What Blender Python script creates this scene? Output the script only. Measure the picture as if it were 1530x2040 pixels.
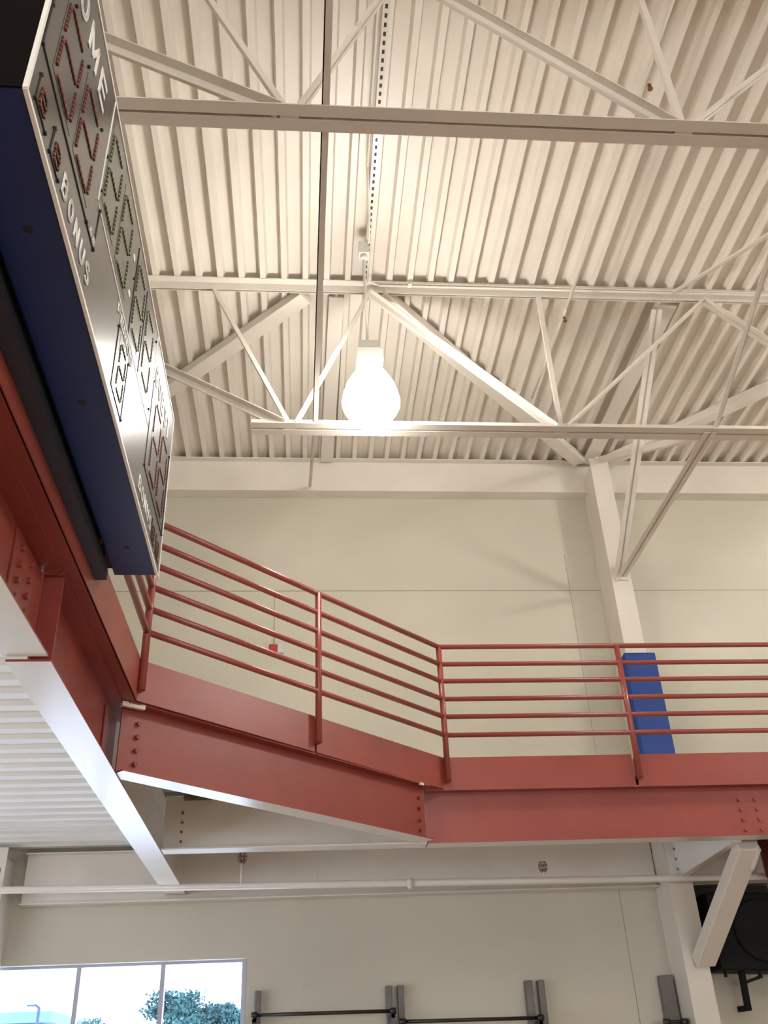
import bpy, bmesh, math, random
from mathutils import Vector, Matrix

for o in list(bpy.data.objects):
    bpy.data.objects.remove(o, do_unlink=True)
S = bpy.context.scene
COL = S.collection

# ------------------------------------------------------------------ camera
RC = [[0.996499, -0.004862, -0.083457], [-0.073565, -0.52522, -0.847781], [-0.039711, 0.850952, -0.52374]]
cam_d = bpy.data.cameras.new('camera')
cam = bpy.data.objects.new('camera', cam_d)
COL.objects.link(cam)
cam.matrix_world = Matrix.Translation((0, 0, 1.6)) @ Matrix(RC).to_4x4()
cam_d.sensor_fit = 'VERTICAL'
cam_d.sensor_height = 36.0
cam_d.lens = 1850.0 / 2040.0 * 36.0
cam_d.clip_end = 300
S.camera = cam

# ------------------------------------------------------------------ world, exposure
SKY = 6.0
LAMP = 79.0
SIDE_FILL = 85.0
NEAR_FILL = 270.0
S.view_settings.view_transform = 'Standard'
S.view_settings.look = 'None'
S.view_settings.gamma = 1.0
S.view_settings.use_curve_mapping = False
S.view_settings.exposure = 0.0
w = bpy.data.worlds.new('sky'); S.world = w
w.use_nodes = True
bg = w.node_tree.nodes['Background']
bg.inputs[0].default_value = (0.76, 0.85, 1.0, 1)
bg.inputs[1].default_value = SKY
S.cycles.max_bounces = 10
S.cycles.diffuse_bounces = 6

def portal(name, loc, rot, sx, sy, power=None, color=(0.8, 0.9, 1.0)):
    d = bpy.data.lights.new(name, 'AREA'); d.shape = 'RECTANGLE'; d.size = sx; d.size_y = sy
    o = bpy.data.objects.new(name, d); o.location = loc; o.rotation_euler = rot
    COL.objects.link(o)
    if power is None:
        d.cycles.is_portal = True
    else:
        d.energy = power; d.color = color
    return o
R90 = math.pi / 2
YNEAR = -9.25
portal('window_daylight', (-2.93, 10.62, 1.80), (-R90, 0, 0), 4.7, 1.9)
# added fill light at the unseen left wall, brightens the walkway underside
portal('side_fill_light', (-6.9, 3.0, 1.7), (0, -R90, 0), 2.2, 9.0, SIDE_FILL, (1.0, 0.98, 0.95))

# added fill light in the near wall behind the camera, brightens the far wall
portal('near_fill_light', (4.0, YNEAR + .12, 1.9), (R90, 0, 0), 8.0, 2.4, NEAR_FILL, (1.0, 0.985, 0.96))

# ------------------------------------------------------------------ materials
def nt(name):
    m = bpy.data.materials.new(name); m.use_nodes = True
    return m, m.node_tree, m.node_tree.nodes['Principled BSDF']

def paint(name, col, rough=0.5, var=0.06, scale=3.0, bump=0.0, spec=0.5, metal=0.0):
    m, t, p = nt(name)
    n = t.nodes.new('ShaderNodeTexNoise'); n.inputs['Scale'].default_value = scale
    n.inputs['Detail'].default_value = 5
    co = t.nodes.new('ShaderNodeTexCoord')
    t.links.new(co.outputs['Object'], n.inputs['Vector'])
    r = t.nodes.new('ShaderNodeValToRGB')
    r.color_ramp.elements[0].position = 0.3; r.color_ramp.elements[1].position = 0.7
    a = [max(0, c * (1 - var)) for c in col]; b = [min(1, c * (1 + var)) for c in col]
    r.color_ramp.elements[0].color = (*a, 1); r.color_ramp.elements[1].color = (*b, 1)
    t.links.new(n.outputs['Fac'], r.inputs['Fac'])
    t.links.new(r.outputs['Color'], p.inputs['Base Color'])
    p.inputs['Roughness'].default_value = rough
    p.inputs['Specular IOR Level'].default_value = spec
    p.inputs['Metallic'].default_value = metal
    if bump > 0:
        n2 = t.nodes.new('ShaderNodeTexNoise'); n2.inputs['Scale'].default_value = 60
        t.links.new(co.outputs['Object'], n2.inputs['Vector'])
        bb = t.nodes.new('ShaderNodeBump'); bb.inputs['Strength'].default_value = bump
        bb.inputs['Distance'].default_value = 0.004
        t.links.new(n2.outputs['Fac'], bb.inputs['Height'])
        t.links.new(bb.outputs['Normal'], p.inputs['Normal'])
    return m

def emit(name, col, s):
    m = bpy.data.materials.new(name); m.use_nodes = True
    t = m.node_tree; t.nodes.clear()
    e = t.nodes.new('ShaderNodeEmission'); e.inputs[0].default_value = (*col, 1); e.inputs[1].default_value = s
    o = t.nodes.new('ShaderNodeOutputMaterial'); t.links.new(e.outputs[0], o.inputs[0])
    return m

M = {}
M['cream'] = paint('cream_steel_paint', (0.70, 0.645, 0.565), 0.24, 0.04, 2.0, 0.05)
M['deck'] = paint('cream_deck_paint', (0.73, 0.67, 0.59), 0.45, 0.05, 1.2, 0.08)
M['pale'] = paint('pale_deck_paint', (0.72, 0.70, 0.65), 0.5, 0.05, 1.5, 0.05)
M['red'] = paint('brick_red_paint', (0.265, 0.050, 0.036), 0.36, 0.10, 2.5, 0.12)
M['rail'] = paint('brick_red_rail_paint', (0.285, 0.058, 0.042), 0.28, 0.06, 4.0, 0.0)
M['bolt'] = paint('red_bolt_paint', (0.20, 0.03, 0.018), 0.4)
M['concrete'] = paint('concrete', (0.45, 0.43, 0.40), 0.8, 0.1, 3, 0.3)
M['floor'] = paint('maple_floor', (0.38, 0.29, 0.20), 0.35, 0.12, 1.0, 0.0)
M['side_wall'] = paint('side_wall_paint', (0.58, 0.53, 0.45), 0.7, 0.05)
M['pad_blue'] = paint('blue_vinyl', (0.004, 0.042, 0.24), 0.6, 0.05, 6)
M['sb_body'] = paint('navy_painted_metal', (0.004, 0.018, 0.11), 0.45, 0.08, 4)
M['sb_dark'] = paint('dark_steel', (0.02, 0.02, 0.028), 0.5)
M['sb_line'] = paint('black_line', (0.004, 0.004, 0.004), 0.6)
M['white'] = paint('white_lettering', (0.93, 0.91, 0.86), 0.5, 0.01)
M['lamp_box'] = paint('lamp_housing', (0.75, 0.72, 0.65), 0.4)
M['black'] = paint('black_vinyl', (0.004, 0.004, 0.004), 0.6, 0.2, 8, 0.2, 0.2)
M['cap_shade'] = paint('shaded_end_cap', (0.004, 0.002, 0.002), 0.8, spec=0.1)  # shadow on the near end of the navy case put into the colour
M['blacksteel'] = paint('black_bar_steel', (0.012, 0.010, 0.010), 0.35)
M['grille'] = paint('speaker_grille', (0.010, 0.010, 0.009), 0.7, 0.3, 90, 0, 0.2)
M['grey'] = paint('grey_board', (0.15, 0.135, 0.115), 0.6, 0.12, 5)
M['rust'] = paint('rusty_cage', (0.22, 0.09, 0.06), 0.6, 0.3, 30)
M['brass'] = paint('sprinkler_bronze', (0.25, 0.12, 0.07), 0.4, 0.2, 30, metal=0.5)
M['alarm'] = paint('red_plastic', (0.35, 0.012, 0.02), 0.35)
M['lens'] = paint('clear_strobe', (0.55, 0.55, 0.52), 0.2)
M['led_red'] = paint('unlit_red_led', (0.26, 0.032, 0.018), 0.5)
M['led_green'] = paint('unlit_green_led', (0.24, 0.26, 0.085), 0.5)
M['maroon'] = paint('maroon_vinyl', (0.075, 0.004, 0.005), 0.4, 0.1, 5)
M['panel_brown'] = paint('dark_brown_panel', (0.030, 0.017, 0.008), 0.7, 0.3, 6)
M['mullion'] = paint('window_frame_metal', (0.42, 0.42, 0.50), 0.4)
M['leaf'] = paint('tree_leaves', (0.045, 0.13, 0.13), 0.7, 0.5, 1.5)
M['bark'] = paint('tree_bark', (0.06, 0.09, 0.09), 0.8)
M['bldg'] = paint('far_building_cladding', (0.13, 0.22, 0.22), 0.7, 0.1, 0.2)
M['bldg2'] = paint('far_building_base', (0.07, 0.09, 0.15), 0.7, 0.1, 0.2)
M['glow'] = emit('lamp_glow', (1.0, 0.97, 0.915), LAMP)
M['glow2'] = emit('shaded_lamp_glow', (1.0, 0.97, 0.915), LAMP * 2.3)

# scoreboard face: dark satin acrylic
m, t, p = nt('scoreboard_face')
p.inputs['Base Color'].default_value = (0.018, 0.017, 0.016, 1)
p.inputs['Roughness'].default_value = 0.26
p.inputs['Specular IOR Level'].default_value = 0.8
M['sb_face'] = m

# wall: painted tilt-up concrete panels with fine texture
m, t, p = nt('far_wall_paint')
co = t.nodes.new('ShaderNodeTexCoord')
n1 = t.nodes.new('ShaderNodeTexNoise'); n1.inputs['Scale'].default_value = 0.8; n1.inputs['Detail'].default_value = 6
n2 = t.nodes.new('ShaderNodeTexNoise'); n2.inputs['Scale'].default_value = 90
t.links.new(co.outputs['Object'], n1.inputs['Vector']); t.links.new(co.outputs['Object'], n2.inputs['Vector'])
r = t.nodes.new('ShaderNodeValToRGB')
r.color_ramp.elements[0].position = 0.3; r.color_ramp.elements[1].position = 0.75
r.color_ramp.elements[0].color = (0.50, 0.465, 0.375, 1); r.color_ramp.elements[1].color = (0.56, 0.52, 0.425, 1)
t.links.new(n1.outputs['Fac'], r.inputs['Fac']); t.links.new(r.outputs['Color'], p.inputs['Base Color'])
bb = t.nodes.new('ShaderNodeBump'); bb.inputs['Strength'].default_value = 0.25; bb.inputs['Distance'].default_value = 0.004
t.links.new(n2.outputs['Fac'], bb.inputs['Height']); t.links.new(bb.outputs['Normal'], p.inputs['Normal'])
p.inputs['Roughness'].default_value = 0.6
M['wall'] = m

# window glass: thin clear pane
m = bpy.data.materials.new('window_glass'); m.use_nodes = True
t = m.node_tree; t.nodes.clear()
tr = t.nodes.new('ShaderNodeBsdfTransparent'); tr.inputs[0].default_value = (0.90, 0.94, 1.0, 1)
gl = t.nodes.new('ShaderNodeBsdfGlossy'); gl.inputs['Roughness'].default_value = 0.02
mx = t.nodes.new('ShaderNodeMixShader'); mx.inputs[0].default_value = 0.04
o_ = t.nodes.new('ShaderNodeOutputMaterial')
t.links.new(tr.outputs[0], mx.inputs[1]); t.links.new(gl.outputs[0], mx.inputs[2]); t.links.new(mx.outputs[0], o_.inputs[0])
M['glass'] = m

# ------------------------------------------------------------------ mesh helpers
def V(*a): return Vector(a)

class MB:
    def __init__(s):
        s.bm = bmesh.new()
    def box(s, lo, hi, mi=0):
        x0, y0, z0 = lo; x1, y1, z1 = hi
        v = [s.bm.verts.new(c) for c in ((x0,y0,z0),(x1,y0,z0),(x1,y1,z0),(x0,y1,z0),(x0,y0,z1),(x1,y0,z1),(x1,y1,z1),(x0,y1,z1))]
        for f in ((3,2,1,0),(4,5,6,7),(0,1,5,4),(1,2,6,5),(2,3,7,6),(3,0,4,7)):
            fc = s.bm.faces.new([v[i] for i in f]); fc.material_index = mi
        return s
    def bar(s, p0, p1, w, h, up=(0, 0, 1), off=(0, 0), mi=0):
        """box along p0-p1; w across (side), h along up; off = shift (side, up)"""
        p0 = Vector(p0); p1 = Vector(p1); d = (p1 - p0).normalized()
        up = Vector(up)
        side = d.cross(up)
        if side.length < 1e-4: side = d.cross(Vector((0, 1, 0)))
        side.normalize(); u = side.cross(d).normalized()
        p0 = p0 + side * off[0] + u * off[1]; p1 = p1 + side * off[0] + u * off[1]
        v = []
        for p in (p0, p1):
            for a, b in ((-1,-1),(1,-1),(1,1),(-1,1)):
                v.append(s.bm.verts.new(p + side * (a * w / 2) + u * (b * h / 2)))
        for f in ((0,1,2,3),(7,6,5,4),(0,4,5,1),(1,5,6,2),(2,6,7,3),(3,7,4,0)):
            fc = s.bm.faces.new([v[i] for i in f]); fc.material_index = mi
        return s
    def angle(s, p0, p1, leg, t=0.010, up=(0, 0, 1), side=1, flip=1, gap=0.0):
        """L section: one leg along up, one along side"""
        s.bar(p0, p1, t, leg, up, (side * (gap / 2 + t / 2), flip * leg / 2))
        s.bar(p0, p1, leg, t, up, (side * (gap / 2 + leg / 2), flip * t / 2))
        return s
    def tube(s, p0, p1, r, n=14, r2=None, mi=0, smooth=True):
        p0 = Vector(p0); p1 = Vector(p1); d = (p1 - p0).normalized()
        a = Vector((0, 0, 1)) if abs(d.z) < .9 else Vector((1, 0, 0))
        x = d.cross(a).normalized(); y = d.cross(x)
        r2 = r if r2 is None else r2
        A = [s.bm.verts.new(p0 + (x * math.cos(k * 2 * math.pi / n) + y * math.sin(k * 2 * math.pi / n)) * r) for k in range(n)]
        B = [s.bm.verts.new(p1 + (x * math.cos(k * 2 * math.pi / n) + y * math.sin(k * 2 * math.pi / n)) * r2) for k in range(n)]
        for k in range(n):
            f = s.bm.faces.new((A[k], A[(k+1) % n], B[(k+1) % n], B[k])); f.smooth = smooth; f.material_index = mi
        f = s.bm.faces.new(A[::-1]); f.material_index = mi
        f = s.bm.faces.new(B); f.material_index = mi
        return s
    def lathe(s, prof, c=(0, 0, 0), n=40, mi=0):
        c = Vector(c); rings = []
        for r, z in prof:
            rings.append([s.bm.verts.new(c + Vector((r * math.cos(k * 2 * math.pi / n), r * math.sin(k * 2 * math.pi / n), z))) for k in range(n)])
        for a, b in zip(rings, rings[1:]):
            for k in range(n):
                f = s.bm.faces.new((a[k], a[(k+1) % n], b[(k+1) % n], b[k])); f.smooth = True; f.material_index = mi
        s.bm.faces.new(rings[0][::-1]).material_index = mi
        s.bm.faces.new(rings[-1]).material_index = mi
        return s
    def prism(s, pts, ext, mi=0):
        """polygon pts extruded by vector ext"""
        ext = Vector(ext)
        A = [s.bm.verts.new(Vector(p)) for p in pts]; B = [s.bm.verts.new(Vector(p) + ext) for p in pts]
        n = len(A)
        s.bm.faces.new(A[::-1]).material_index = mi
        s.bm.faces.new(B).material_index = mi
        for k in range(n):
            s.bm.faces.new((A[k], A[(k+1) % n], B[(k+1) % n], B[k])).material_index = mi
        return s
    def build(s, name, mats, parent=None, bevel=0.0, loc=None):
        bmesh.ops.recalc_face_normals(s.bm, faces=s.bm.faces)
        me = bpy.data.meshes.new(name)
        s.bm.to_mesh(me); s.bm.free()
        o = bpy.data.objects.new(name, me); COL.objects.link(o)
        for mt in (mats if isinstance(mats, (list, tuple)) else [mats]):
            me.materials.append(M[mt])
        if bevel > 0:
            b = o.modifiers.new('bevel', 'BEVEL'); b.width = bevel; b.segments = 2; b.limit_method = 'ANGLE'
        if parent is not None:
            o.parent = parent
            o.matrix_parent_inverse = Matrix.Translation(parent.location).inverted() if parent.type == 'EMPTY' else Matrix.Identity(4)
        return o

def struct(o):
    o['kind'] = 'structure'; return o
def tag(o, label, cat, group=None):
    o['label'] = label; o['category'] = cat
    if group: o['group'] = group
    return o
def thing(name, label, cat, loc=(0, 0, 0), group=None):
    o = bpy.data.objects.new(name, None); COL.objects.link(o); o.location = loc; o.empty_display_size = 0.1
    return tag(o, label, cat, group)
def dup(root, delta, label=None):
    r = root.copy(); COL.objects.link(r); r.location = root.location + Vector(delta)
    if label: r['label'] = label
    for ch in list(root.children):
        c = ch.copy(); COL.objects.link(c); c.parent = r
        for g in ch.children:
            d = g.copy(); COL.objects.link(d); d.parent = c
    return r

YW = 10.43      # far wall plane
YB = 8.2        # front railing line
ZD = 4.07       # upper walkway level
ZF = 3.34       # underside of the walkway beams
ZT = 3.80       # top of the walkway beams
ZR = 8.78       # underside of the roof deck
XR = 12.0; XL = -7.0; YN = -9.0

# ------------------------------------------------------------------ room shell
b = MB()
X0, X1, Z0, Z1 = -5.25, -0.575, 0.85, 2.735     # window opening
b.box((XL, YW, 0), (X0, YW + .25, 9.1)); b.box((X1, YW, 0), (XR, YW + .25, 9.1))
b.box((X0, YW, 0), (X1, YW + .25, Z0)); b.box((X0, YW, Z1), (X1, YW + .25, 9.1))
wb = b.build('wall_far', 'wall'); struct(wb)
# shallow reveal joints between the wall panels
def trim(name, lo, hi, mat='concrete'):
    return struct(MB().box(lo, hi).build(name, mat))
M['joint'] = paint('panel_joint_sealant', (0.30, 0.265, 0.20), 0.8)
M['joint2'] = paint('panel_joint_pale', (0.52, 0.46, 0.36), 0.8)
trim('trim_1', (XL, YW - .002, 6.872), (XR, YW + .01, 6.882), 'joint')
trim('trim_2', (-.003, YW - .002, 4.1), (.003, YW + .01, 6.872), 'joint2')
trim('trim_3', (-.003, YW - .002, 0), (.003, YW + .01, 3.28), 'joint2')
trim('trim_4', (3.365, YW - .002, 4.1), (3.371, YW + .01, 6.872), 'joint')
trim('trim_5', (3.369, YW - .002, 0), (3.377, YW + .01, 3.28), 'joint')
trim('trim_6', (-.003, YW - .002, 6.882), (.003, YW + .01, 8.25), 'joint2')
trim('trim_7', (3.365, YW - .002, 6.882), (3.371, YW + .01, 7.4), 'joint')

struct(MB().box((XL - .5, YN - .5, -.3), (XR + .5, YW + .4, 0)).build('floor', 'floor'))
struct(MB().box((XR, YN, 0), (XR + .25, YW + .25, 9.1)).build('wall_right', 'side_wall'))
b = MB()
b.box((XL, YN - .25, 0), (0, YN, 9.1)); b.box((8, YN - .25, 0), (XR, YN, 9.1)); b.box((0, YN - .25, 0), (8, YN, .7)); b.box((0, YN - .25, 3.1), (8, YN, 9.1))
struct(b.build('wall_near', 'side_wall'))  # opening added to hold the near fill light
fr = MB()
for x in (0.03, 2, 4, 6, 7.97): fr.box((x - .03, YN - .1, .7), (x + .03, YN - .02, 3.1))
struct(fr.build('added_window_3', 'mullion'))  # unseen frame added around the near fill light
# left wall with an opening added for the side fill light (out of frame)
b = MB()
b.box((XL - .25, YN, 0), (XL, YW + .25, .6)); b.box((XL - .25, YN, 2.8), (XL, YW + .25, 9.1))
b.box((XL - .25, YN, .6), (XL, -1.5, 2.8)); b.box((XL - .25, 7.5, .6), (XL, YW + .25, 2.8))
struct(b.build('wall_left', 'side_wall'))

# fluted roof deck running towards the far wall
b = MB()
pr = []
k0 = int((XL - .86) / .22) - 1; k1 = int((XR - .86) / .22) + 2
for k in range(k0, k1):
    c = .86 + .22 * k
    if k > 0 : c = .86 + .217 * k
    pr += [(c - .028, ZR), (c + .028, ZR), (c + .047, ZR + .085), (c + .171, ZR + .085)]
vs0 = [b.bm.verts.new((x, YN, z)) for x, z in pr]; vs1 = [b.bm.verts.new((x, YW + .1, z)) for x, z in pr]
for i in range(len(pr) - 1):
    b.bm.faces.new((vs0[i], vs0[i+1], vs1[i+1], vs1[i]))
b.box((XL - .5, YN - .5, ZR + .12), (XR + .5, YW + .4, ZR + .3))
struct(b.build('ceiling', 'deck'))

# window 1: three visible lights of a ribbon window, plus the outdoor-side reveal
fr = MB()
yw = YW + .14
for x in (X0, -4.73, -3.90, -3.07, -2.245, -1.415, X1 - .0):
    xx = min(max(x, X0 + .03), X1 - .03)
    fr.box((xx - .022, yw - .05, Z0), (xx + .022, yw + .05, Z1))
fr.box((X0, yw - .045, Z0), (X1, yw + .045, Z0 + .06)); fr.box((X0, yw - .045, Z1 - .025), (X1, yw + .045, Z1))
wf = struct(fr.build('window_1', 'mullion'))
gp = MB().box((X0, yw - .004, Z0), (X1, yw + .004, Z1)).build('glass_pane', 'glass', wf)
fr = MB()
for y in (-1.5, .75, 3.0, 5.25, 7.5):
    fr.box((XL - .18, y - .03, .6), (XL - .10, y + .03, 2.8))
fr.box((XL - .18, -1.5, .6), (XL - .10, 7.5, .66)); fr.box((XL - .18, -1.5, 2.74), (XL - .10, 7.5, 2.8))
struct(fr.build('added_window_2', 'mullion'))  # unseen frame added around the side fill light

# ------------------------------------------------------------------ helpers for W beams
def wbeam(t, p0, p1, depth, fw, out=None, tf=.012, tw=.010, mats=('cream',), red_bot=False):
    """p0,p1 = centre line at the underside of the bottom flange; parts web, top_flange, bottom_flange"""
    p0 = Vector(p0); p1 = Vector(p1)
    def col(o):
        if out is None: return
        ov = Vector(out)
        for f in o.data.polygons:
            n = f.normal
            if o.name.startswith('bottom'):
                f.material_index = 1 if (n.z > .5 or n.dot(ov) > .5 or (abs(n.z) < .5 and abs(n.dot(ov)) < .3)) else 0
            elif o.name.startswith('top'):
                f.material_index = 1
            else:
                f.material_index = 0 if n.dot(ov) < -.3 else 1
    up = Vector((0, 0, 1))
    q = MB().bar(p0 + up * tf, p1 + up * tf, tw, .001)
    q.bm.clear()
    q.bar(p0 + up * (depth / 2), p1 + up * (depth / 2), tw, depth - 2 * tf)
    col(q.build('web', mats, t))
    col(MB().bar(p0 + up * (tf / 2), p1 + up * (tf / 2), fw, tf).build('bottom_flange', mats, t))
    col(MB().bar(p0 + up * (depth - tf / 2), p1 + up * (depth - tf / 2), fw, tf).build('top_flange', mats, t))

def bolts(t, pts, nrm, r=.016, mat='bolt', h=.018):
    nrm = Vector(nrm)
    for p in pts:
        MB().tube(Vector(p), Vector(p) + nrm * h, r, 6, smooth=False).build('bolt', mat, t)

RC2 = ('cream', 'red')
# ------------------------------------------------------------------ upper walkway beams
n_out = Vector((math.sin(math.radians(44.2)), -math.cos(math.radians(44.2)), 0))   # diagonal's outer side
t = thing('edge_beam', 'red steel edge beam on the left between the stiffener and the corner, white underneath', 'beam', (-1.28, 4.13, ZF))
wbeam(t, (-1.28, 4.13, 3.328), (-1.296, 6.30, 3.33), .47, .205, (1, 0, 0), mats=RC2)
MB().box((-1.275, 4.16, 3.345), (-1.185, 4.172, 3.782)).build('stiffener_plate', 'red', t)
MB().box((-1.283, 5.86, 3.40), (-1.275, 5.955, 3.76)).build('web_plate', 'red', t)
t = thing('edge_beam', 'cream far end of the left edge beam, behind the diagonal beam', 'beam', (-1.3, 8, ZF))
wbeam(t, (-1.296, 6.30, 3.33), (-1.32, 10.32, 3.335), .47, .205)
t = thing('edge_beam', 'nearer dark red steel edge beam under the scoreboard, on the left', 'beam', (-1.29, 1, ZF))
wbeam(t, (-1.29, YN + .3, 3.345), (-1.29, 4.11, 3.345), .455, .205, (1, 0, 0), mats=RC2)
MB().box((-1.283, 3.66, 3.38), (-1.275, 4.10, 3.77)).build('splice_plate', 'red', t)
bolts(t, [(-1.275, y, z) for y in (3.74, 3.90) for z in (3.47, 3.55, 3.63, 3.71)], (1, 0, 0), .015, 'red')

t = thing('diagonal_beam', 'red steel beam set diagonally across the walkway corner, bright painted underside', 'beam', (0, 7.1, ZF))
a = Vector((-1.127, 5.941, ZF)) - n_out * .085; c = Vector((1.069, 8.066, ZF)) - n_out * .085
dd = (c - a).normalized()
wbeam(t, a - dd * .02, c + dd * .03, .46, .17, n_out, mats=RC2)
bolts(t, [a + dd * .11 + n_out * .008 + Vector((0, 0, z)) for z in (.08, .17, .26, .35)], n_out, .017)
bolts(t, [c - dd * .05 + n_out * .008 + Vector((0, 0, z)) for z in (.08, .16, .26, .35)], n_out, .014)
MB().bar(a - dd * .06 + n_out * .05 + Vector((0, 0, .44)), a + dd * .10 + n_out * .075 + Vector((0, 0, .44)), .03, .03).build('cope_plate', 'cream', t)
MB().bar(c - dd * .13 + n_out * .10 + Vector((0, 0, .44)), c - dd * .09 + n_out * .10 + Vector((0, 0, .44)), .02, .02).build('cope_plate', 'cream', t)

t = thing('front_beam', 'straight red steel beam under the front railing, right of the corner', 'beam', (5, 8.26, ZF))
wbeam(t, (1.06, 8.32, ZF), (XR - .1, 8.32, ZF), .46, .18, (0, -1, 0), mats=RC2)
bolts(t, [(x, 8.315, z) for x in (3.94, 4.09, 4.24) for z in (3.405, 3.495, 3.585, 3.67)], (0, -1, 0), .017, 'red')
t = thing('inner_beam', 'cream steel beam continuing left behind the red diagonal beam', 'beam', (0, 8.26, ZF))
wbeam(t, (-1.20, 8.31, ZF), (1.045, 8.31, ZF), .44, .18, mats=('cream',))
M['dark_brown'] = paint('dark_brown_paint', (0.16, 0.12, 0.08), 0.8, .4, 14)  # dark brown mottled tone for the inner beam's bolts and tab
bolts(t, [(-1.05, 8.305, z) for z in (3.42, 3.5, 3.58, 3.66)], (0, -1, 0), .011, 'dark_brown')
MB().box((-1.04, 8.20, 3.755), (-.80, 8.262, 3.80)).build('connection_tab', 'dark_brown', t)

t = thing('ledger_beam', 'cream steel beam along the far wall above the window', 'beam', (0, 10.33, 3.27))
wbeam(t, (-2.86, 10.335, 3.272), (3.77, 10.335, 3.272), .50, .17)
t = thing('ledger_beam', 'shaded steel beam along the far wall right of the column', 'beam', (6, 10.33, 3.27))
wbeam(t, (4.06, 10.335, 3.272), (XR - .1, 10.335, 3.272), .50, .17)
t = thing('ledger_beam', 'steel beam along the far wall at the left edge of view', 'beam', (-5, 10.33, 3.27))
wbeam(t, (XL + .1, 10.335, 3.272), (-3.2, 10.335, 3.272), .50, .17)

# walkway slab with fluted metal underside
def fluted(name, poly_x, y0, y1, z, mat, xfun=None):
    pass
b = MB()
ys = []
y = YN + .1
prof = []
while y < YW - .01:
    prof += [(y, ZT + .02), (y + .10, ZT + .02), (y + .12, ZT + .05), (y + .21, ZT + .05)]
    y += .23
def xr(y):
    if y < 5.92: return -1.13
    if y < 8.34: return min(1.2, -1.16 + (y - 5.92) * 1.0)
    return XR - .05
rows = []
for y, z in prof:
    if y > YW - .04: continue
    rows.append((y, z))
va = [b.bm.verts.new((XL + .02, y, z)) for y, z in rows]
vb = [b.bm.verts.new((xr(y), y, z)) for y, z in rows]
for i in range(len(rows) - 1):
    b.bm.faces.new((va[i], va[i+1], vb[i+1], vb[i]))
def slab(z0, z1):
    pts = [(XL + .02, YN + .1), (-1.14, YN + .1), (-1.14, 5.93), (1.22, 8.27), (XR - .05, 8.27), (XR - .05, YW - .03), (XL + .02, YW - .03)]
    b.prism([(x, y, z0) for x, y in pts], (0, 0, z1 - z0))
slab(ZT + .09, ZD - .005)
tag(b.build('walkway_deck', 'pale'), 'pale ribbed metal deck forming the underside of the upper walkway at left', 'deck')

# red toe plates along the slab edge
def toe(label, p0, p1, nrm):
    t = thing('toe_plate', label, 'edge plate', (p0[0], p0[1], ZT))
    p0 = Vector((*p0, (ZT + ZD + .015) / 2)); p1 = Vector((*p1, (ZT + ZD + .015) / 2)); h = ZD + .015 - ZT
    MB().bar(p0, p1, .012, h).build('face_plate', 'red', t)
    nn = Vector(nrm)
    lo = Vector((0, 0, -h / 2 + .006))
    MB().bar(p0 - nn * .05 + lo, p1 - nn * .05 + lo, .10, .012).build('bottom_lip', 'red', t)
    return t
toe('red edge plate above the left beam, seen beside the scoreboard end', (-1.105, YN + .3), (-1.105, 5.93), (1, 0, 0))
D45 = Vector((1, 1, 0)).normalized(); N45 = Vector((1, -1, 0)).normalized()
cA = Vector((-1.105, 5.93)); cB = Vector((1.24, 8.245))
mid = cA + (cB - cA) * .505
toe('red edge plate on the diagonal, between corner post and middle post', tuple(cA), tuple(mid - (cB - cA).normalized() * .01), N45)
toe('red edge plate on the diagonal, right of its middle post', tuple(mid + (cB - cA).normalized() * .01), tuple(cB), N45)
toe('red edge plate under the front railing, left of the blue pad', (1.24, 8.245), (2.985, 8.245), (0, -1, 0))
toe('red edge plate under the front railing, below the blue pad and onward', (3.01, 8.245), (4.74, 8.245), (0, -1, 0))
toe('red edge plate under the front railing past the right edge of view', (4.76, 8.245), (XR - .1, 8.245), (0, -1, 0))

# ------------------------------------------------------------------ railings
RZ = (5.145, 4.968, 4.798, 4.622, 4.452, 4.278)
def railing(label, pts, posts, ends=True):
    t = thing('railing', label, 'railing', (pts[0][0], pts[0][1], ZD))
    for z in RZ:
        for (x0, y0), (x1, y1) in zip(pts, pts[1:]):
            MB().tube((x0, y0, z), (x1, y1, z), .0225 if z < 5.1 else .024).build('rail', 'rail', t)
    for x, y, nx, ny in posts:
        MB().tube((x, y, 3.862 if ends else 4.03), (x, y, 5.145), .0265).build('post', 'rail', t)
        if not ends: continue
        f = MB(); f.bar((x - nx * .006, y - ny * .006, 3.955), (x - nx * .06, y - ny * .06, 3.955), .035, .20)
        f.build('post_bracket', 'red', t)
s = .7071
railing('red pipe railing on the left run, mostly behind the scoreboard', [(-1.075, YN + .5), (-1.075, 5.905)],
        [(-1.075, y, 1, 0) for y in (-2.5, -.8, .9, 2.6, 4.25)], False)
railing('red pipe railing on the diagonal walkway edge with three posts', [(-1.075, 5.905), (1.27, 8.2)],
        [(-1.075, 5.905, s, -s), (.105, 7.055, s, -s), (1.27, 8.2, .38, -.92)])
railing('red pipe railing along the straight front walkway, right side', [(1.27, 8.2), (XR - .2, 8.2)],
        [(x, 8.2, 0, -1) for x in (3.02, 4.77, 6.52, 8.27, 10.0)])

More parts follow.
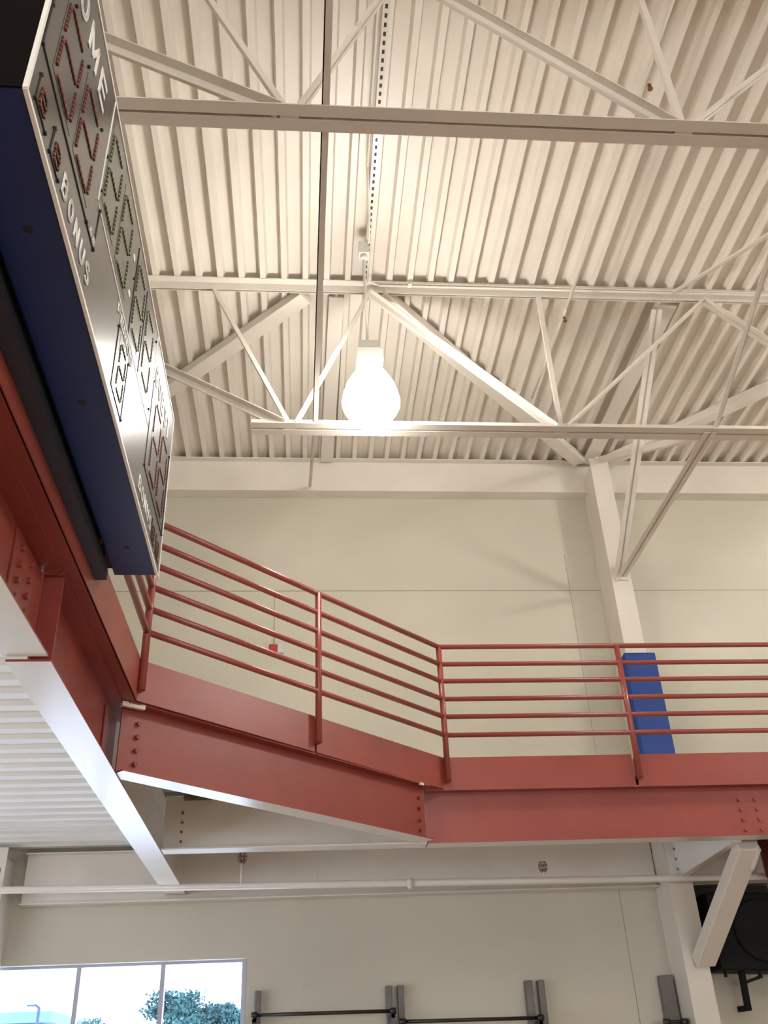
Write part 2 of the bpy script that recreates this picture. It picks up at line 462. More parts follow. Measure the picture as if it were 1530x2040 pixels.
# ------------------------------------------------------------------ columns
def column(label, x, y0=9.985, y1=YW - .002, w=.25, top=8.63, name='steel_column'):
    t = thing(name, label, 'column', (x, y0, 0))
    MB().box((x, y0, 0), (x + w, y0 + .016, top)).build('front_flange', 'cream', t)
    MB().box((x, y1 - .016, 0), (x + w, y1, top - .1)).build('rear_flange', 'cream', t)
    MB().box((x + .004, y0 + .016, 0), (x + .02, y1 - .016, top - .1)).build('side_plate', 'cream', t)
    MB().box((x + w - .02, y0 + .016, 0), (x + w - .004, y1 - .016, top - .1)).build('side_plate', 'cream', t)
    return t
t = column('tall cream steel column against the far wall, blue pad strapped on it', 3.777)
MB().box((3.85, 9.955, 8.615), (3.94, 9.985, 8.63)).build('cap_lip', 'cream', t)
t = column('cream steel column at the left edge below the walkway', -3.24, 10.05, top=3.79)

t = thing('column_pad', 'royal blue vinyl pad wrapped around the cream column behind the railing', 'pad', (3.9, 9.93, 4.3))
MB().box((3.725, 9.905, 4.08), (4.105, 9.978, 5.80)).build('front_pad', 'pad_blue', t, .02)
MB().box((3.715, 9.93, 4.08), (3.773, 10.15, 5.78)).build('side_pad', 'pad_blue', t, .015)
MB().box((4.03, 9.985, 4.08), (4.10, 10.15, 5.78)).build('side_pad', 'pad_blue', t, .015)

# cantilever bracket and knee brace at the column, under the walkway
t = thing('tapered_bracket', 'tapered pale steel bracket from the column out to the red front beam', 'bracket', (3.9, 9, 3.6))
MB().prism([(3.885, 9.98, ZT), (3.885, 9.98, 3.30), (3.885, 9.62, 3.30), (3.885, 8.50, 3.335), (3.885, 8.34, 3.355), (3.885, 8.34, ZT - .02)], (.012, 0, 0)).build('web', 'pale', t)
MB().bar((3.89, 9.98, 3.294), (3.89, 8.42, 3.332), .07, .012).build('bottom_flange', 'cream', t)
MB().box((3.80, 9.96, 3.30), (3.885, 9.98, 3.78)).build('clip_angle', 'pale', t)
bolts(t, [(3.884, 9.93, z) for z in (3.38, 3.48, 3.58, 3.68)], (-1, 0, 0), .014, 'joint')
t = thing('knee_brace', 'short thick cream diagonal brace at the lower part of the column', 'brace', (4, 9.98, 2.4))
p0 = V(3.965, 9.96, 2.51); p1 = V(4.035, 8.54, 3.33)
MB().bar(p0, p1, .205, .13, (0, 0, 1)).build('tube', 'cream', t, .012)
MB().bar(p1 - (p1 - p0).normalized() * .25 + V(.075, -.04, -.05), p1 + V(.075, -.04, -.04), .02, .06).build('gusset_plate', 'cream', t)

# ------------------------------------------------------------------ roof structure
t = thing('eave_beam', 'deep cream steel beam along the top of the far wall', 'beam', (3, 10.3, 8.3))
wbeam(t, (XL + .1, 10.335, 8.255), (XR - .1, 10.335, 8.255), .522, .18)

def webmember(t, p0, p1, kind, size=.06):
    b = MB()
    if kind == 'double':
        b.angle(p0, p1, size, .008, (0, 0, 1), 1, -1, .0); b.angle(p0, p1, size, .008, (0, 0, 1), -1, -1, .0)
    elif kind == 'pair':
        b.bar(p0, p1, size, size, (0, 0, 1), (size * .85, 0)); b.bar(p0, p1, size, size, (0, 0, 1), (-size * .85, 0))
        q = Vector(p0).lerp(Vector(p1), .55); d = (Vector(p1) - Vector(p0)).normalized() * .03
        b.bar(q - d, q + d, size * 3.4, size * .6)
    elif kind == 'down':
        b.angle(p0, p1, size, .008, (0, 0, 1), 1, -1, .02); b.angle(p0, p1, size, .008, (0, 0, 1), -1, -1, .02)
    else:
        b.bar(p0, p1, size, size * .9)
    b.build('web_member', 'cream', t)

def joist(label, yc, x0t, x1t, x0b, x1b, dx=0.0, right=True):
    t = thing('roof_joist', label, 'roof joist', (2.46, yc, 6.9))
    zt = ZR - .002
    b = MB()
    for sgn in (-1, 1):
        b.box((x0t, yc + sgn * .05 - .04, zt - .010), (x1t, yc + sgn * .05 + .04, zt))
        b.box((x0t, yc + (sgn * .014) - .004, zt - .10), (x1t, yc + sgn * .014 + .004, zt - .01))
    b.build('top_chord', 'cream', t)
    b = MB()
    for sgn in (-1, 1):
        b.box((x0b, min(yc + sgn * .012, yc + sgn * .097), 6.895), (x1b, max(yc + sgn * .012, yc + sgn * .097), 6.905))
        b.box((x0b, min(yc + sgn * .012, yc + sgn * .021), 6.905), (x1b, max(yc + sgn * .012, yc + sgn * .021), 6.99))
    b.build('bottom_chord', 'cream', t)
    for x in (-.15 + dx, 2.46 + dx, 6.1 + dx):
        MB().box((x - .06, yc - .011, 6.90), (x + .06, yc + .011, 6.98)).build('gusset_plate', 'cream', t)
    T = lambda x: (x + dx, yc, 8.70); B = lambda x: (x + dx, yc, 6.96)
    webmember(t, B(-.20), T(-3.30), 'double', .075)
    webmember(t, B(-.17), T(-.97), 'single', .045)
    webmember(t, B(-.10), T(.66), 'pair', .028)
    webmember(t, B(2.42), T(.66), 'double', .062)
    webmember(t, B(2.46), T(2.46), 'single', .045)
    webmember(t, B(2.52), T(4.28), 'pair', .026)
    webmember(t, B(6.04), T(4.28), 'double', .062)
    webmember(t, B(6.10), T(6.10), 'single', .045)
    webmember(t, B(6.16), T(7.92), 'double', .040)
    webmember(t, B(9.7), T(7.92), 'double', .06)
    return t
joist('cream open web roof joist behind the glowing lamp, halfway to the wall', 7.09, XL + .05, XR - .05, -.52, XR - .3)
joist('nearest cream open web roof joist crossing the top of view', 3.765, XL + .05, XR - .05, -2.6, XR - .3, .03)
joist('cream open web roof joist overhead behind the viewpoint', .44, XL + .05, XR - .05, -2.6, XR - .3, .05)

def hbrace(label, p0, p1, w=.17, h=.11, name='roof_brace'):
    o = MB().bar(p0, p1, w, h).build(name, 'cream', None, .006)
    return tag(o, label, 'brace')
ZB = 8.715
hbrace('wide flat cream brace under the deck running down left behind the second joist', (-.02, 7.17, ZB), (-3.1, 10.2, ZB))
hbrace('wide flat cream brace under the deck from above the lamp to the column top', (.76, 7.12, ZB), (3.70, 10.17, ZB))
hbrace('wide flat cream brace under the deck from the column top toward the upper right', (4.10, 10.17, ZB), (7.1, 7.12, ZB))
def ybeam(label, x0, x1, w=.16):
    t = thing('roof_beam', label, 'beam', (x0, 7.1, 8.6))
    MB().bar((x0, 7.19, 8.715), (x1, 10.23, 8.715), w, .02).build('flange', 'cream', t)
    MB().bar((x0, 7.19, 8.75), (x1, 10.23, 8.75), .03, .05).build('web', 'cream', t)
    return t
ybeam('narrow cream roof beam behind the lamp running to the far wall', .31, .27)
ybeam('narrow cream roof beam above the column running to the far wall', 3.93, 3.85, .20)

t = tag(MB().angle((3.88, 9.97, 6.86), (3.80, 7.20, 8.66), .062, .012, (0, 0, 1), 1, 1, .0).angle((3.88, 9.97, 6.86), (3.80, 7.20, 8.66), .062, .012, (0, 0, 1), -1, 1, .0).build('column_brace', 'cream'),
        'cream angle brace rising from the column toward the second joist top chord', 'brace')
tag(MB().angle((3.90, 9.97, 6.82), (3.93, 7.05, 6.88), .06, .01, (0, 0, 1), 1, 1).angle((3.90, 9.97, 6.82), (3.93, 7.05, 6.88), .06, .01, (0, 0, 1), -1, 1).build('column_brace', 'cream'),
    'level cream brace from the column to the second joist bottom chord', 'brace')
tag(MB().bar((3.93, 9.93, 8.58), (3.95, 7.16, 6.95), .09, .07).build('column_brace', 'cream'),
    'pale brace falling from the column top to the second joist bottom chord', 'brace')
o = MB().tube((3.9, 9.94, 6.84), (3.9, 9.985, 6.84), .06, 16).box((3.82, 9.965, 6.78), (3.98, 9.984, 6.98)).build('gusset', 'cream')
tag(o, 'small cream gusset where the two long braces meet the column', 'bracket')

# bridging between joists
def brid(label, p0, p1, s=.05, name='bridging_angle'):
    o = MB().angle(p0, p1, s, .008, (0, 0, 1), 1, 1).build(name, 'cream')
    return tag(o, label, 'bridging')
brid('thin level bridging strip between the two joist bottom chords, left of the lamp', (.085, 3.77, 6.915), (.055, 7.08, 6.915))
brid('thin bridging strip from the second joist up to the eave beam', (.06, 7.10, 6.92), (.03, 10.28, 8.33), .035)
brid('thin bridging strip overhead at the top edge of view, left of the dotted strut', (.11, .44, 6.915), (.085, 3.75, 6.915))
brid('thin slanted bridging from the second joist bottom chord up to the nearest joist', (4.03, 7.05, 6.95), (4.25, 3.80, 8.68))
brid('thin slanted bridging from the second joist top chord down toward the nearest joist', (3.93, 7.02, 8.70), (4.3, 3.80, 7.0))
brid('thin slanted bridging over the viewpoint, right side', (4.1, 3.75, 6.95), (4.25, .45, 8.68))

# perforated strut channel on the deck
t = thing('strut_channel', 'cream slotted strut channel with a row of dark holes, fixed under the deck', 'channel', (.6, 5, 8.7))
b = MB()
b.bar((.575, YN + 1, 8.765), (.60, 7.0, 8.765), .045, .012); 
b.build('back_plate', 'cream', t)
b = MB(); b.bar((.580, YN + 1, 8.735), (.608, 7.0, 8.735), .058, .05); b.build('channel_body', 'cream', t)
b = MB()
y = 2.6
while y < 6.95:
    x = .580 + (y + 8) / 15 * .028
    b.box((x - .011, y, 8.7085), (x + .011, y + .036, 8.7105)); y += .075
h = b.build('slot_row', 'sb_line', t); h['kind'] = 'stuff'
M['dimline'] = M['sb_line']

def pipe(name, label, cat, pts, r, mat='cream', group=None):
    b = MB()
    for a, c in zip(pts, pts[1:]): b.tube(a, c, r, 10)
    return tag(b.build(name, mat), label, cat)
pipe('conduit', 'thin cream conduit beside the slotted strut, bending across it near the lamp', 'conduit',
     [(.50, YN + 1, 8.74), (.545, 5.55, 8.74), (.59, 6.05, 8.70), (.60, 6.35, 8.62)], .012)
t = thing('conduit', 'pair of thin cream conduits running right along the second joist top chord', 'conduit', (3, 6.96, 8.7))
MB().tube((.68, 6.985, 8.725), (XR - .3, 6.985, 8.725), .012).tube((.60, 6.45, 8.58), (.62, 6.9, 8.66), .010).tube((.62, 6.9, 8.66), (.74, 6.985, 8.70), .010).build('upper_pipe', 'cream', t)
MB().tube((.74, 6.985, 8.695), (XR - .3, 6.985, 8.695), .012).build('lower_pipe', 'cream', t)
for x in (1.05, 3.93): MB().tube((x, 6.985, 8.71), (x + .04, 6.985, 8.71), .028).build('coupling', 'cream', t)

# roof sprinkler branch line with heads
def sprinkler(t, x, y, z, up=False, L=.10, mat='brass', cage=False):
    sgn = 1 if up else -1
    sp = MB().tube((x, y, z), (x, y, z + sgn * L), .014, 10).build('sprinkler', 'cream', t)
    z2 = z + sgn * L
    b = MB(); b.tube((x, y, z2), (x, y, z2 + sgn * .02), .016, 8)
    b.bar((x - .014, y, z2 + sgn * .015), (x - .004, y, z2 + sgn * .057), .005, .005, (0, 1, 0)).bar((x + .014, y, z2 + sgn * .015), (x + .004, y, z2 + sgn * .057), .005, .005, (0, 1, 0))
    b.tube((x, y, z2 + sgn * .055), (x, y, z2 + sgn * .06), .022, 12)
    b.build('sprinkler_head', mat, sp)
    if cage:
        b = MB()
        for k in range(6):
            a = k * math.pi / 3
            pts = [(.02, -.01), (.042, .02), (.045, .06), (.03, .09)]
            for (r0, h0), (r1, h1) in zip(pts, pts[1:]):
                b.bar((x + r0 * math.cos(a), y + r0 * math.sin(a), z2 + sgn * h0), (x + r1 * math.cos(a), y + r1 * math.sin(a), z2 + sgn * h1), .005, .005)
        for h0, r0 in ((.02, .042), (.06, .045), (.09, .03)):
            for k in range(12):
                a0 = k * math.pi / 6; a1 = a0 + math.pi / 6
                b.bar((x + r0 * math.cos(a0), y + r0 * math.sin(a0), z2 + sgn * h0), (x + r0 * math.cos(a1), y + r0 * math.sin(a1), z2 + sgn * h0), .005, .005)
        b.build('guard_cage', 'rust', sp)
    return sp
t = thing('sprinkler_pipe', 'long thin cream pipe under the roof deck crossing in front of the joist at right', 'pipe', (2.7, 7, 8.45))
MB().tube((2.80, YN + 1, 8.45), (2.71, 7.0, 8.45), .017, 10).tube((2.71, 7.0, 8.45), (2.66, 8.5, 8.45), .013, 10).build('pipe_run', 'cream', t)
sprinkler(t, 2.75, 4.40, 8.45, L=.05)
sprinkler(t, 2.708, 7.10, 8.45, L=.03)
# ------------------------------------------------------------------ high bay lamps
def lamp(label, x, y, box_dy=0.0, dz=0.0, shade=False):
    t = thing('high_bay_lamp', label, 'lamp', (x, y, 6.75), 'round glowing high bay lamps')
    hang = 8.60
    MB().box((x - .085, y + box_dy - .05, hang - .05), (x + .015, y + box_dy + .05, hang + .10)).tube((x - .035, y + box_dy, hang - .10), (x - .035, y + box_dy, hang - .05), .035).build('junction_box', 'lamp_box', t)
    MB().tube((x - .01, y, 7.58 + dz), (x - .035, y + box_dy, hang - .05), .014).build('stem', 'lamp_box', t)
    K = 1.0404
    def z_(z): return 1.6 + (z - 1.6) * K + dz
    b = MB(); b.box((x - .103, y - .09, z_(7.26)), (x + .103, y + .09, z_(7.37))); b.box((x - .125, y - .12, z_(7.12)), (x + .125, y + .12, z_(7.26)))
    b.build('ballast_box', 'lamp_box', t, .008)
    prof = [(.09, 7.115), (.115, 7.07), (.165, 6.99), (.215, 6.89), (.245, 6.79), (.257, 6.715), (.252, 6.67), (.225, 6.61), (.17, 6.555), (.09, 6.520), (.02, 6.510)]
    MB().lathe([(r * K, z_(z)) for r, z in prof], (x, y, 0), 40).build('globe', 'glow2' if shade else 'glow', t)
    if shade:
        MB().lathe([(.12, z_(7.13)), (.14, z_(7.13)), (.46, z_(6.93)), (.46, z_(6.91)), (.44, z_(6.91))], (x, y, 0), 40).build('metal_shade', 'lamp_box', t)
    return t
lamp('blazing white round lamp hanging from the strut in mid view', .588, 6.70, -.25)
for x, y in ((.47, -1.2), (.45, -6.2), (9.6, .4)):
    lamp('glowing round lamp hanging outside the view', x, y)
lamp('shaded round lamp hanging outside the view on the right', 7.3, 6.1, 0, .55, True)

# ------------------------------------------------------------------ scoreboard
A = Vector((-.783, 1.646, 4.0)); B_ = Vector((-.805, 4.586, 4.0))
tv = (B_ - A).normalized(); nv = Vector((tv.y, -tv.x, 0)); LW = (B_ - A).length; H = 1.085
sb = thing('scoreboard', 'large dark scoreboard with navy case hung on the left railing', 'scoreboard', (-.9, 3.1, 4.0))
def SP(u, v, d=0.0): return A + tv * u + Vector((0, 0, v)) + nv * d
def sbox(b, u0, u1, v0, v1, d0, d1, mi=0):
    b.prism([SP(u0, v0, d0), SP(u1, v0, d0), SP(u1, v1, d0), SP(u0, v1, d0)], nv * (d1 - d0), mi)
b = MB(); sbox(b, .01, LW - .01, .012, H, -.235, -.012); b.build('case', 'sb_body', sb, .006)
b = MB(); sbox(b, 0, LW, 0, H, -.012, 0); b.build('face_panel', 'sb_face', sb)
b = MB()
e = .010
for u0, u1, v0, v1 in ((0, LW, -.004, e), (0, LW, H - e, H + .004), (-.004, e, 0, H), (LW - e, LW + .004, 0, H)):
    sbox(b, u0, u1, v0, v1, -.010, .003)
b.build('white_border', 'white', sb)
b = MB()
for u0, u1, v0, v1 in ((.782, .792, .48, H), (2.185, 2.195, .50, H), (.80, 2.19, .470, .480)):
    sbox(b, u0, u1, v0, v1, 0, .002)
b.build('clock_border', 'white', sb)
b = MB()
for u0, u1, v0, v1 in ((.03, .83, .255, .263), (.022, .030, .255, .80), (.826, .834, .255, .47), (1.352, 1.358, .055, .368), (1.352, 1.60, .055, .060), (1.596, 1.60, .055, .368),
                       (2.208, 2.214, .245, .78), (2.208, 2.90, .245, .252), (2.897, 2.903, .245, .78), (1.517, 1.522, .48, 1.02), (1.80, 1.803, .50, 1.02),
                       (.066, .070, .057, .168), (.066, .187, .055, .059), (.246, .250, .057, .166), (.246, .362, .055, .059),
                       (2.585, 2.589, .057, .17), (2.585, 2.70, .055, .059), (2.745, 2.749, .057, .17), (2.745, 2.87, .055, .059)):
    b = MB(); sbox(b, u0, u1, v0, v1, 0, .003); b.build('panel_seam', 'sb_line', sb)
b = MB()
for u, v in ((.07, .168), (.07, .057), (.187, .057), (.25, .166), (.25, .057), (.362, .06), (.03, .46), (.03, .26), (.70, .26), (.83, .47), (.83, .26), (1.352, .37), (1.60, .06), (1.60, .37),
             (2.21, .25), (2.21, .78), (2.90, .25), (2.90, .78), (.80, .75), (.80, .55), (1.5, .80), (1.78, .8), (2.15, .55), (2.15, 1.0), (.42, .75), (.2, .75), (.68, .75)):
    b.tube(SP(u, v, 0), SP(u, v, .006), .007, 8)
sc_ = b.build('face_screw', 'sb_line', sb); sc_['kind'] = 'stuff'

def digit(u0, v0, w, h, mat, segs='ABCDEFG', n=6, th=.014):
    b = MB(); sbox(b, u0 - .025, u0 + w + .025, v0 - .025, v0 + h + .025, 0, .001)
    base = b.build('digit', 'sb_face', sb)
    S_ = {'A': ((0, 1), (1, 1)), 'B': ((1, .5), (1, 1)), 'C': ((1, 0), (1, .5)), 'D': ((0, 0), (1, 0)), 'E': ((0, 0), (0, .5)), 'F': ((0, .5), (0, 1)), 'G': ((0, .5), (1, .5))}
    for k in segs:
        b = MB()
        (a0, b0), (a1, b1) = S_[k]
        P0 = SP(u0 + a0 * w, v0 + b0 * h); P1 = SP(u0 + a1 * w, v0 + b1 * h)
        d = (P1 - P0); L = d.length; d.normalize()
        g = .12 * L
        P0 = P0 + d * g; L -= 2 * g
        st = L / n
        b.bar(P0 + nv * .0015, P0 + d * L + nv * .0015, th * .5, .003, nv, mi=0)
        for i in range(n):
            q0 = P0 + d * (i * st)
            b.bar(q0 + nv * .003, q0 + d * st * .40 + nv * .003, th, .006, nv, mi=1)
            b.bar(q0 + d * st * .40 + nv * .002, q0 + d * st + nv * .002, th * 1.15, .004, nv, mi=0)
        b.build('segment', ('sb_line', mat), base)
    return base
for u0 in (.155, .450): digit(u0, .33, .20, .37, 'led_red')
for u0 in (2.335, 2.62): digit(u0, .31, .21, .43, 'led_red')
for u0 in (.850, 1.150, 1.560, 1.865): digit(u0, .565, .195, .40, 'led_green')
digit(1.43, .11, .125, .235, 'led_green', n=4, th=.010)
for u0 in (.098, .285, 2.62, 2.79): digit(u0, .078, .055, .07, 'led_red', n=1, th=.008)
for v in (.871, .646):
    MB().tube(SP(1.44, v, 0), SP(1.44, v, .003), .018, 16).build('colon_dot', 'white', sb)

def arc(cx, cy, rx, ry, a0, a1, n=8):
    return [(cx + rx * math.cos(math.radians(a0 + (a1 - a0) * k / n)), cy + ry * math.sin(math.radians(a0 + (a1 - a0) * k / n))) for k in range(n + 1)]
GL = {   # letter strokes in a unit box
 'H': [[(0,0),(0,1)],[(1,0),(1,1)],[(0,.5),(1,.5)]],
 'M': [[(0,0),(0,1)],[(0,1),(.5,.18)],[(.5,.18),(1,1)],[(1,1),(1,0)]],
 'E': [[(0,0),(0,1)],[(0,1),(1,1)],[(0,0),(1,0)],[(0,.52),(.85,.52)]],
 'O': [arc(.5,.5,.5,.5,0,360,20)], 'N': [[(0,0),(0,1)],[(0,1),(1,0)],[(1,0),(1,1)]],
 'U': [[(0,1),(0,.4)]+arc(.5,.4,.5,.4,180,360,10)+[(1,1)]],
 'B': [[(0,0),(0,1)],[(0,1),(.5,1)]+arc(.55,.77,.35,.23,90,-90,8)+[(0,.54)],[(.5,.54)]+arc(.6,.27,.4,.27,90,-90,8)+[(0,0)]],
 'P': [[(0,0),(0,1)],[(0,1),(.5,1)]+arc(.6,.73,.4,.27,90,-90,8)+[(0,.46)]],
 'R': [[(0,0),(0,1)],[(0,1),(.5,1)]+arc(.6,.73,.4,.27,90,-90,8)+[(0,.46)],[(.5,.46),(1,0)]],
 'I': [[(.5,0),(.5,1)]], 'T': [[(.5,0),(.5,1)],[(0,1),(1,1)]],
 'D': [[(0,0),(0,1)],[(0,1),(.4,1)]+arc(.5,.5,.5,.5,90,-90,12)+[(0,0)]],
 'G': [arc(.5,.5,.5,.5,45,340,16),[(.55,.42),(1,.42)],[(1,.42),(1,.1)]],
 'S': [arc(.5,.77,.46,.23,40,262,10)+arc(.5,.27,.5,.27,88,-128,10)],
 '6': [arc(.5,.3,.5,.3,0,360,14),[(.02,.4),(.2,.8),(.7,1)]], '8': [arc(.5,.27,.5,.27,0,360,14),arc(.5,.77,.42,.23,0,360,14)]}
def text(body, u0, u1, v0, v1, weight=.0):
    n = len(body); h = v1 - v0; th = h * .155; gap = h * .34
    wd = {'I': .25, 'M': 1.25}
    tot = sum(wd.get(c, 1) for c in body); w1 = (u1 - u0 - gap * (n - 1) ) / tot
    u = u0
    for c in body:
        b = MB()
        w = w1 * wd.get(c, 1)
        for st in GL[c]:
            pts = [SP(u + th / 2 + a * (w - th), v0 + th / 2 + q * (h - th), .0025) for a, q in st]
            for p, q in zip(pts, pts[1:]):
                d = (q - p)
                if d.length < 1e-5: continue
                d = d.normalized() * th * .35
                b.bar(p - d, q + d, th, .003, nv)
        b.build('letter', 'white', sb)
        u += w + gap
text('HOME', .05, .655, .805, .955, weight=.010)
text('GUEST', 2.24, 2.78, .80, .93, weight=.010)
text('BONUS', .400, .832, .066, .156, weight=.010)
text('BONUS', 2.12, 2.545, .058, .138, weight=.010)
text('PERIOD', 1.285, 1.66, .393, .445, weight=.010)
text('68', .747, .828, .268, .302, weight=.01)
# mounting channel and shaded gap behind
b = MB(); sbox(b, -.10, 2.77, -.10, -.04, -.305, -.235); b.build('mounting_channel', 'sb_dark', sb)
b = MB(); sbox(b, -.05, 2.74, -.04, .10, -.30, -.255); b.build('gap_shade_strip', 'sb_line', sb)  # black strip stands in for the shaded gap above the channel
b = MB(); sbox(b, .004, .010, .012, H, -.235, -.012); b.build('end_cap', 'cap_shade', sb)
b = MB(); sbox(b, .02, LW - .02, .05, 1.0, -.28, -.235); b.build('back_panel', 'sb_line', sb)
b = MB()
for u in (.52, 1.42, 2.62):
    b.tube(SP(u, .0115, -.12), SP(u, .013, -.12), .018, 14)
b.build('drain_hole', 'sb_line', sb)

# ------------------------------------------------------------------ wall-side pipe with sprinklers
t = thing('sprinkler_pipe', 'cream horizontal sprinkler pipe in front of the wall beam, below the walkway', 'pipe', (0, 9.82, 3.3))
b = MB(); b.tube((XL + .2, 9.80, 3.376), (XR - .3, 9.80, 3.187), .034)
b.build('pipe_run', 'cream', t)
MB().tube((1.02, 9.80, 3.298), (1.08, 9.80, 3.297), .046).tube((1.05, 9.78, 3.29), (1.05, 9.775, 3.235), .022).build('coupling', 'cream', t)
MB().tube((.13, 9.80, 3.30), (.13, 9.80, 3.40), .006).build('hanger', 'cream', t)
sprinkler(t, -.62, 9.78, 3.33, True, .20, cage=True)
sprinkler(t, 2.42, 9.80, 3.30, True, .07, cage=True)
sprinkler(t, -2.99, 9.76, 3.36, True, .10, cage=True)

# fire alarm strobe and its conduit
t = thing('fire_alarm', 'small red fire alarm strobe on the far wall, seen through the diagonal railing', 'alarm', (-.34, 10.38, 6.08))
MB().box((-.435, 10.385, 6.03), (-.335, 10.428, 6.145)).build('housing', 'alarm', t, .006)
MB().box((-.335, 10.38, 6.03), (-.262, 10.428, 6.145)).build('strobe', ('lens'), t, .006)
pipe('conduit', 'thin wall conduit dropping from the panel joint to the fire alarm', 'conduit', [(-.375, 10.42, 6.14), (-.375, 10.42, 6.86)], .008, 'wall')

# ------------------------------------------------------------------ wall racks at the bottom
def rack(label, x, w=.06, y=10.38, top=2.43, name='wall_rack', side=1):
    t = thing(name, label, 'rack post', (x, y, 0), 'grey rack posts on the far wall')
    MB().box((x - w / 2, y - .05, .2), (x + w / 2, y + .045, top)).build('board', 'grey', t, .008)
    return t
rack('grey upright rack post just right of the window', -.452)
rack('grey rack post, left of the middle pair', .845)
rack('grey rack post, right of the middle pair', .962)
rack('grey rack post, left of the right-hand pair', 2.262, .075)
rack('grey rack post, right of the right-hand pair', 2.388, .065)
rack('grey rack post beside the column', 3.69, .14)
def hbar(label, x0, x1, z0, z1, y=10.15):
    t = thing('pull_up_bar', label, 'bar', (x0, y, z0))
    MB().tube((x0, y, z0), (x1, y, z1), .017).build('bar', 'blacksteel', t)
    for x, z in ((x0, z0), (x1, z1)):
        MB().tube((x - .03, y, z), (x + .03, y, z), .030).build('end_collar', 'blacksteel', t)
        MB().box((x - .022, y + .0, z - 1.2), (x + .022, y + .05, z)).build('upright', 'blacksteel', t)
        MB().box((x - .018, y, z - .06), (x + .018, 10.33, z - .02)).build('arm', 'blacksteel', t)
hbar('black pull-up bar nearest the window at the bottom', -.47, .86, 2.205, 2.195)
hbar('black pull-up bar in the middle at the bottom', .95, 2.30, 2.10, 2.085)
hbar('black pull-up bar corner beside the column at bottom right', 3.55, 3.73, 2.005, 2.0)

# ------------------------------------------------------------------ speaker and neighbours
t = thing('loudspeaker', 'black wall-mounted loudspeaker right of the column at the lower right', 'loudspeaker', (4.6, 10.1, 2.4))
MB().prism([(4.15, 10.0, 2.43), (5.2, 10.0, 2.38), (5.25, 10.0, 3.13), (4.15, 10.0, 3.16)], (0, .34, 0)).build('cabinet', 'black', t, .02)
b = MB(); b.tube((4.66, 10.0, 2.78), (4.66, 9.985, 2.78), .29, 40); b.build('round_grille', 'grille', t)
b = MB()
for k in range(40):
    a0 = k * math.pi / 20; a1 = a0 + math.pi / 20
    b.tube((4.66 + .29 * math.cos(a0), 9.985, 2.78 + .29 * math.sin(a0)), (4.66 + .29 * math.cos(a1), 9.985, 2.78 + .29 * math.sin(a1)), .008, 6)
b.build('trim_ring', 'black', t)
M['tape'] = paint('tape_scrap', (0.35, 0.27, 0.24), .7)
MB().prism([(4.545, 9.999, 2.93), (4.60, 9.999, 2.90), (4.66, 9.999, 2.93), (4.70, 9.999, 2.96), (4.64, 9.999, 2.985), (4.56, 9.999, 2.96)], (0, -.004, 0)).build('worn_label', 'tape', t)
for x in (4.2, 4.55, 4.9): MB().tube((x, 10.05, 2.37), (x, 10.05, 2.43), .018, 8).build('foot', 'black', t)
MB().bar((4.40, 10.12, 2.42), (4.43, 10.22, 2.08), .05, .06, (0, 1, 0)).bar((4.42, 10.14, 2.32), (4.60, 10.1, 2.37), .03, .03).bar((4.43, 10.2, 2.10), (4.43, 10.42, 2.10), .05, .05).build('wall_bracket', 'black', t)
tag(MB().box((4.06, 10.36, 2.95), (5.0, 10.425, 3.262)).build('dark_panel', 'panel_brown'), 'dark brown panel on the wall above the loudspeaker', 'board')  # dark brown panel filling the dark area above the loudspeaker
t = thing('punching_bag', 'dark maroon padded bag hanging at the right edge under the walkway', 'punching bag', (4.75, 9.4, 3.1))
MB().lathe([(.05, 3.17), (.13, 3.19), (.155, 3.24), (.155, 3.68), (.12, 3.72)], (4.79, 9.55, 0), 24).build('bag', 'maroon', t)
MB().tube((4.79, 9.55, 3.72), (4.79, 9.55, 3.805), .012).build('strap', 'blacksteel', t)

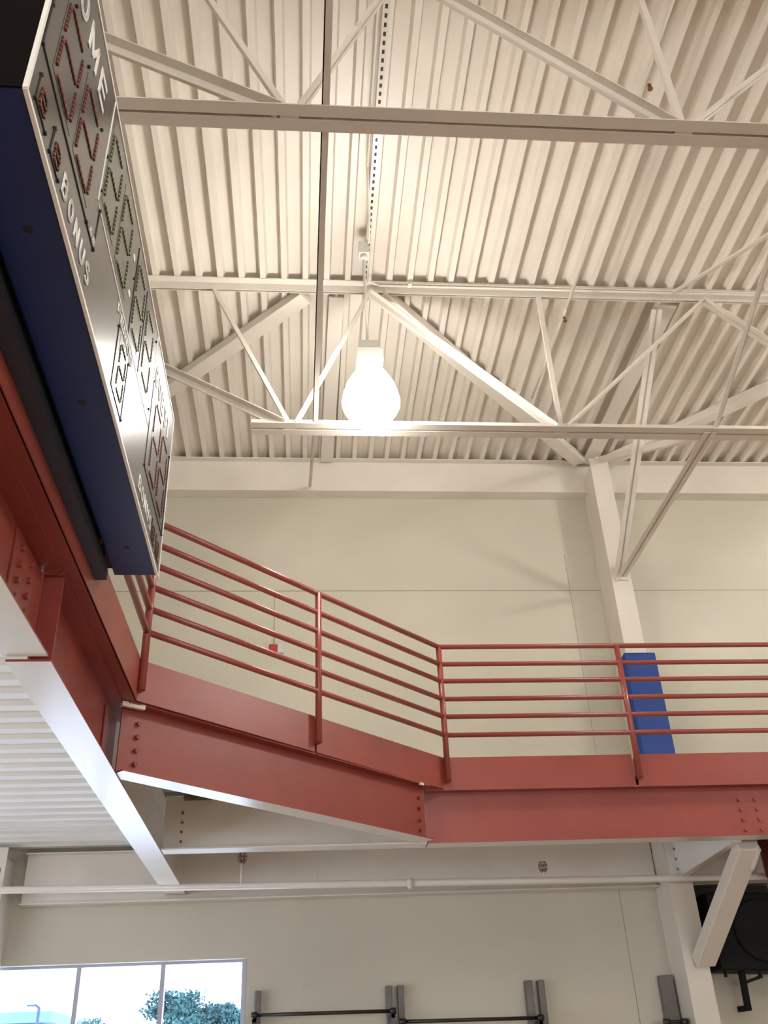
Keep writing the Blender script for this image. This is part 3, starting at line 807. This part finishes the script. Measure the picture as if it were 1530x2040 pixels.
# ------------------------------------------------------------------ outside the window
random.seed(4)
def tree(label, cx, cy, ztop, rad, n, base=-1.0, name='leafy_tree'):
    t = thing(name, label, 'tree', (cx, cy, base), 'trees outside the window')
    b = MB(); b.tube((cx, cy, base), (cx, cy, ztop - rad * .6), .16, 8, .07)
    limbs = []
    for k in range(9):
        a = random.uniform(0, 2 * math.pi); r = random.uniform(.3, .8) * rad
        e_ = V(cx + r * math.cos(a), cy + r * math.sin(a), ztop - rad * random.uniform(.2, 1.0))
        b.tube((cx, cy, ztop - rad * random.uniform(1.1, 1.6)), e_, .06, 6, .02); limbs.append(e_)
    b.build('trunk', 'bark', t)
    b = MB()
    cl = limbs + [V(cx + random.uniform(-.7, .7) * rad, cy + random.uniform(-.5, .5) * rad, ztop - rad * random.uniform(.15, 1.4)) for _ in range(16)]
    for c in cl:
        for i in range(n // len(cl)):
            d = V(random.gauss(0, 1), random.gauss(0, 1), random.gauss(0, .7)).normalized() * random.uniform(.1, .42) * rad * random.uniform(.6, 1)
            p = c + d; sz = random.uniform(.03, .07)
            if p.z > ztop: continue
            x = V(random.gauss(0, 1), random.gauss(0, 1), random.gauss(0, 1)).normalized() * sz
            y = x.cross(V(random.gauss(0, 1), random.gauss(0, 1), random.gauss(0, 1))).normalized() * sz * .7
            b.bm.faces.new([b.bm.verts.new(p + q) for q in (x, y, -x, -y)])
    f = b.build('foliage', 'leaf', t)
    return t
tree('tall loose leafy tree outside the right window pane', -3.55, 30, 4.15, 1.1, 5000)
tree('rounded leafy tree outside, left part of the right pane', -2.75, 31, 3.78, .9, 9000)
tree('rounded leafy tree outside, at the right end of the window', -1.75, 30, 3.70, .75, 9000)
tree('low leafy shrub tree outside the middle window pane', -9.9, 50, 4.75, 1.0, 1500)
t = thing('far_building', 'pale blue-green flat-roofed building far outside the left window pane', 'building', (-18, 60, 0))
MB().box((-24, 60, 5.25), (-14.05, 70, 5.80)).build('upper_cladding', 'bldg', t)
MB().box((-24, 60.2, -1), (-14.6, 70, 5.25)).build('lower_wall', 'bldg2', t)
t = thing('street_lamp', 'thin street lamp in front of the far building, outside the left pane', 'street lamp', (-8.6, 35, 0))
MB().tube((-8.6, 35, -1), (-8.6, 35, 4.15), .05, 8).tube((-8.6, 35, 4.15), (-8.72, 35, 4.22), .035, 8).build('pole', 'bldg2', t)
MB().box((-8.98, 34.92, 4.19), (-8.70, 35.08, 4.25)).build('lamp_head', 'bldg2', t)
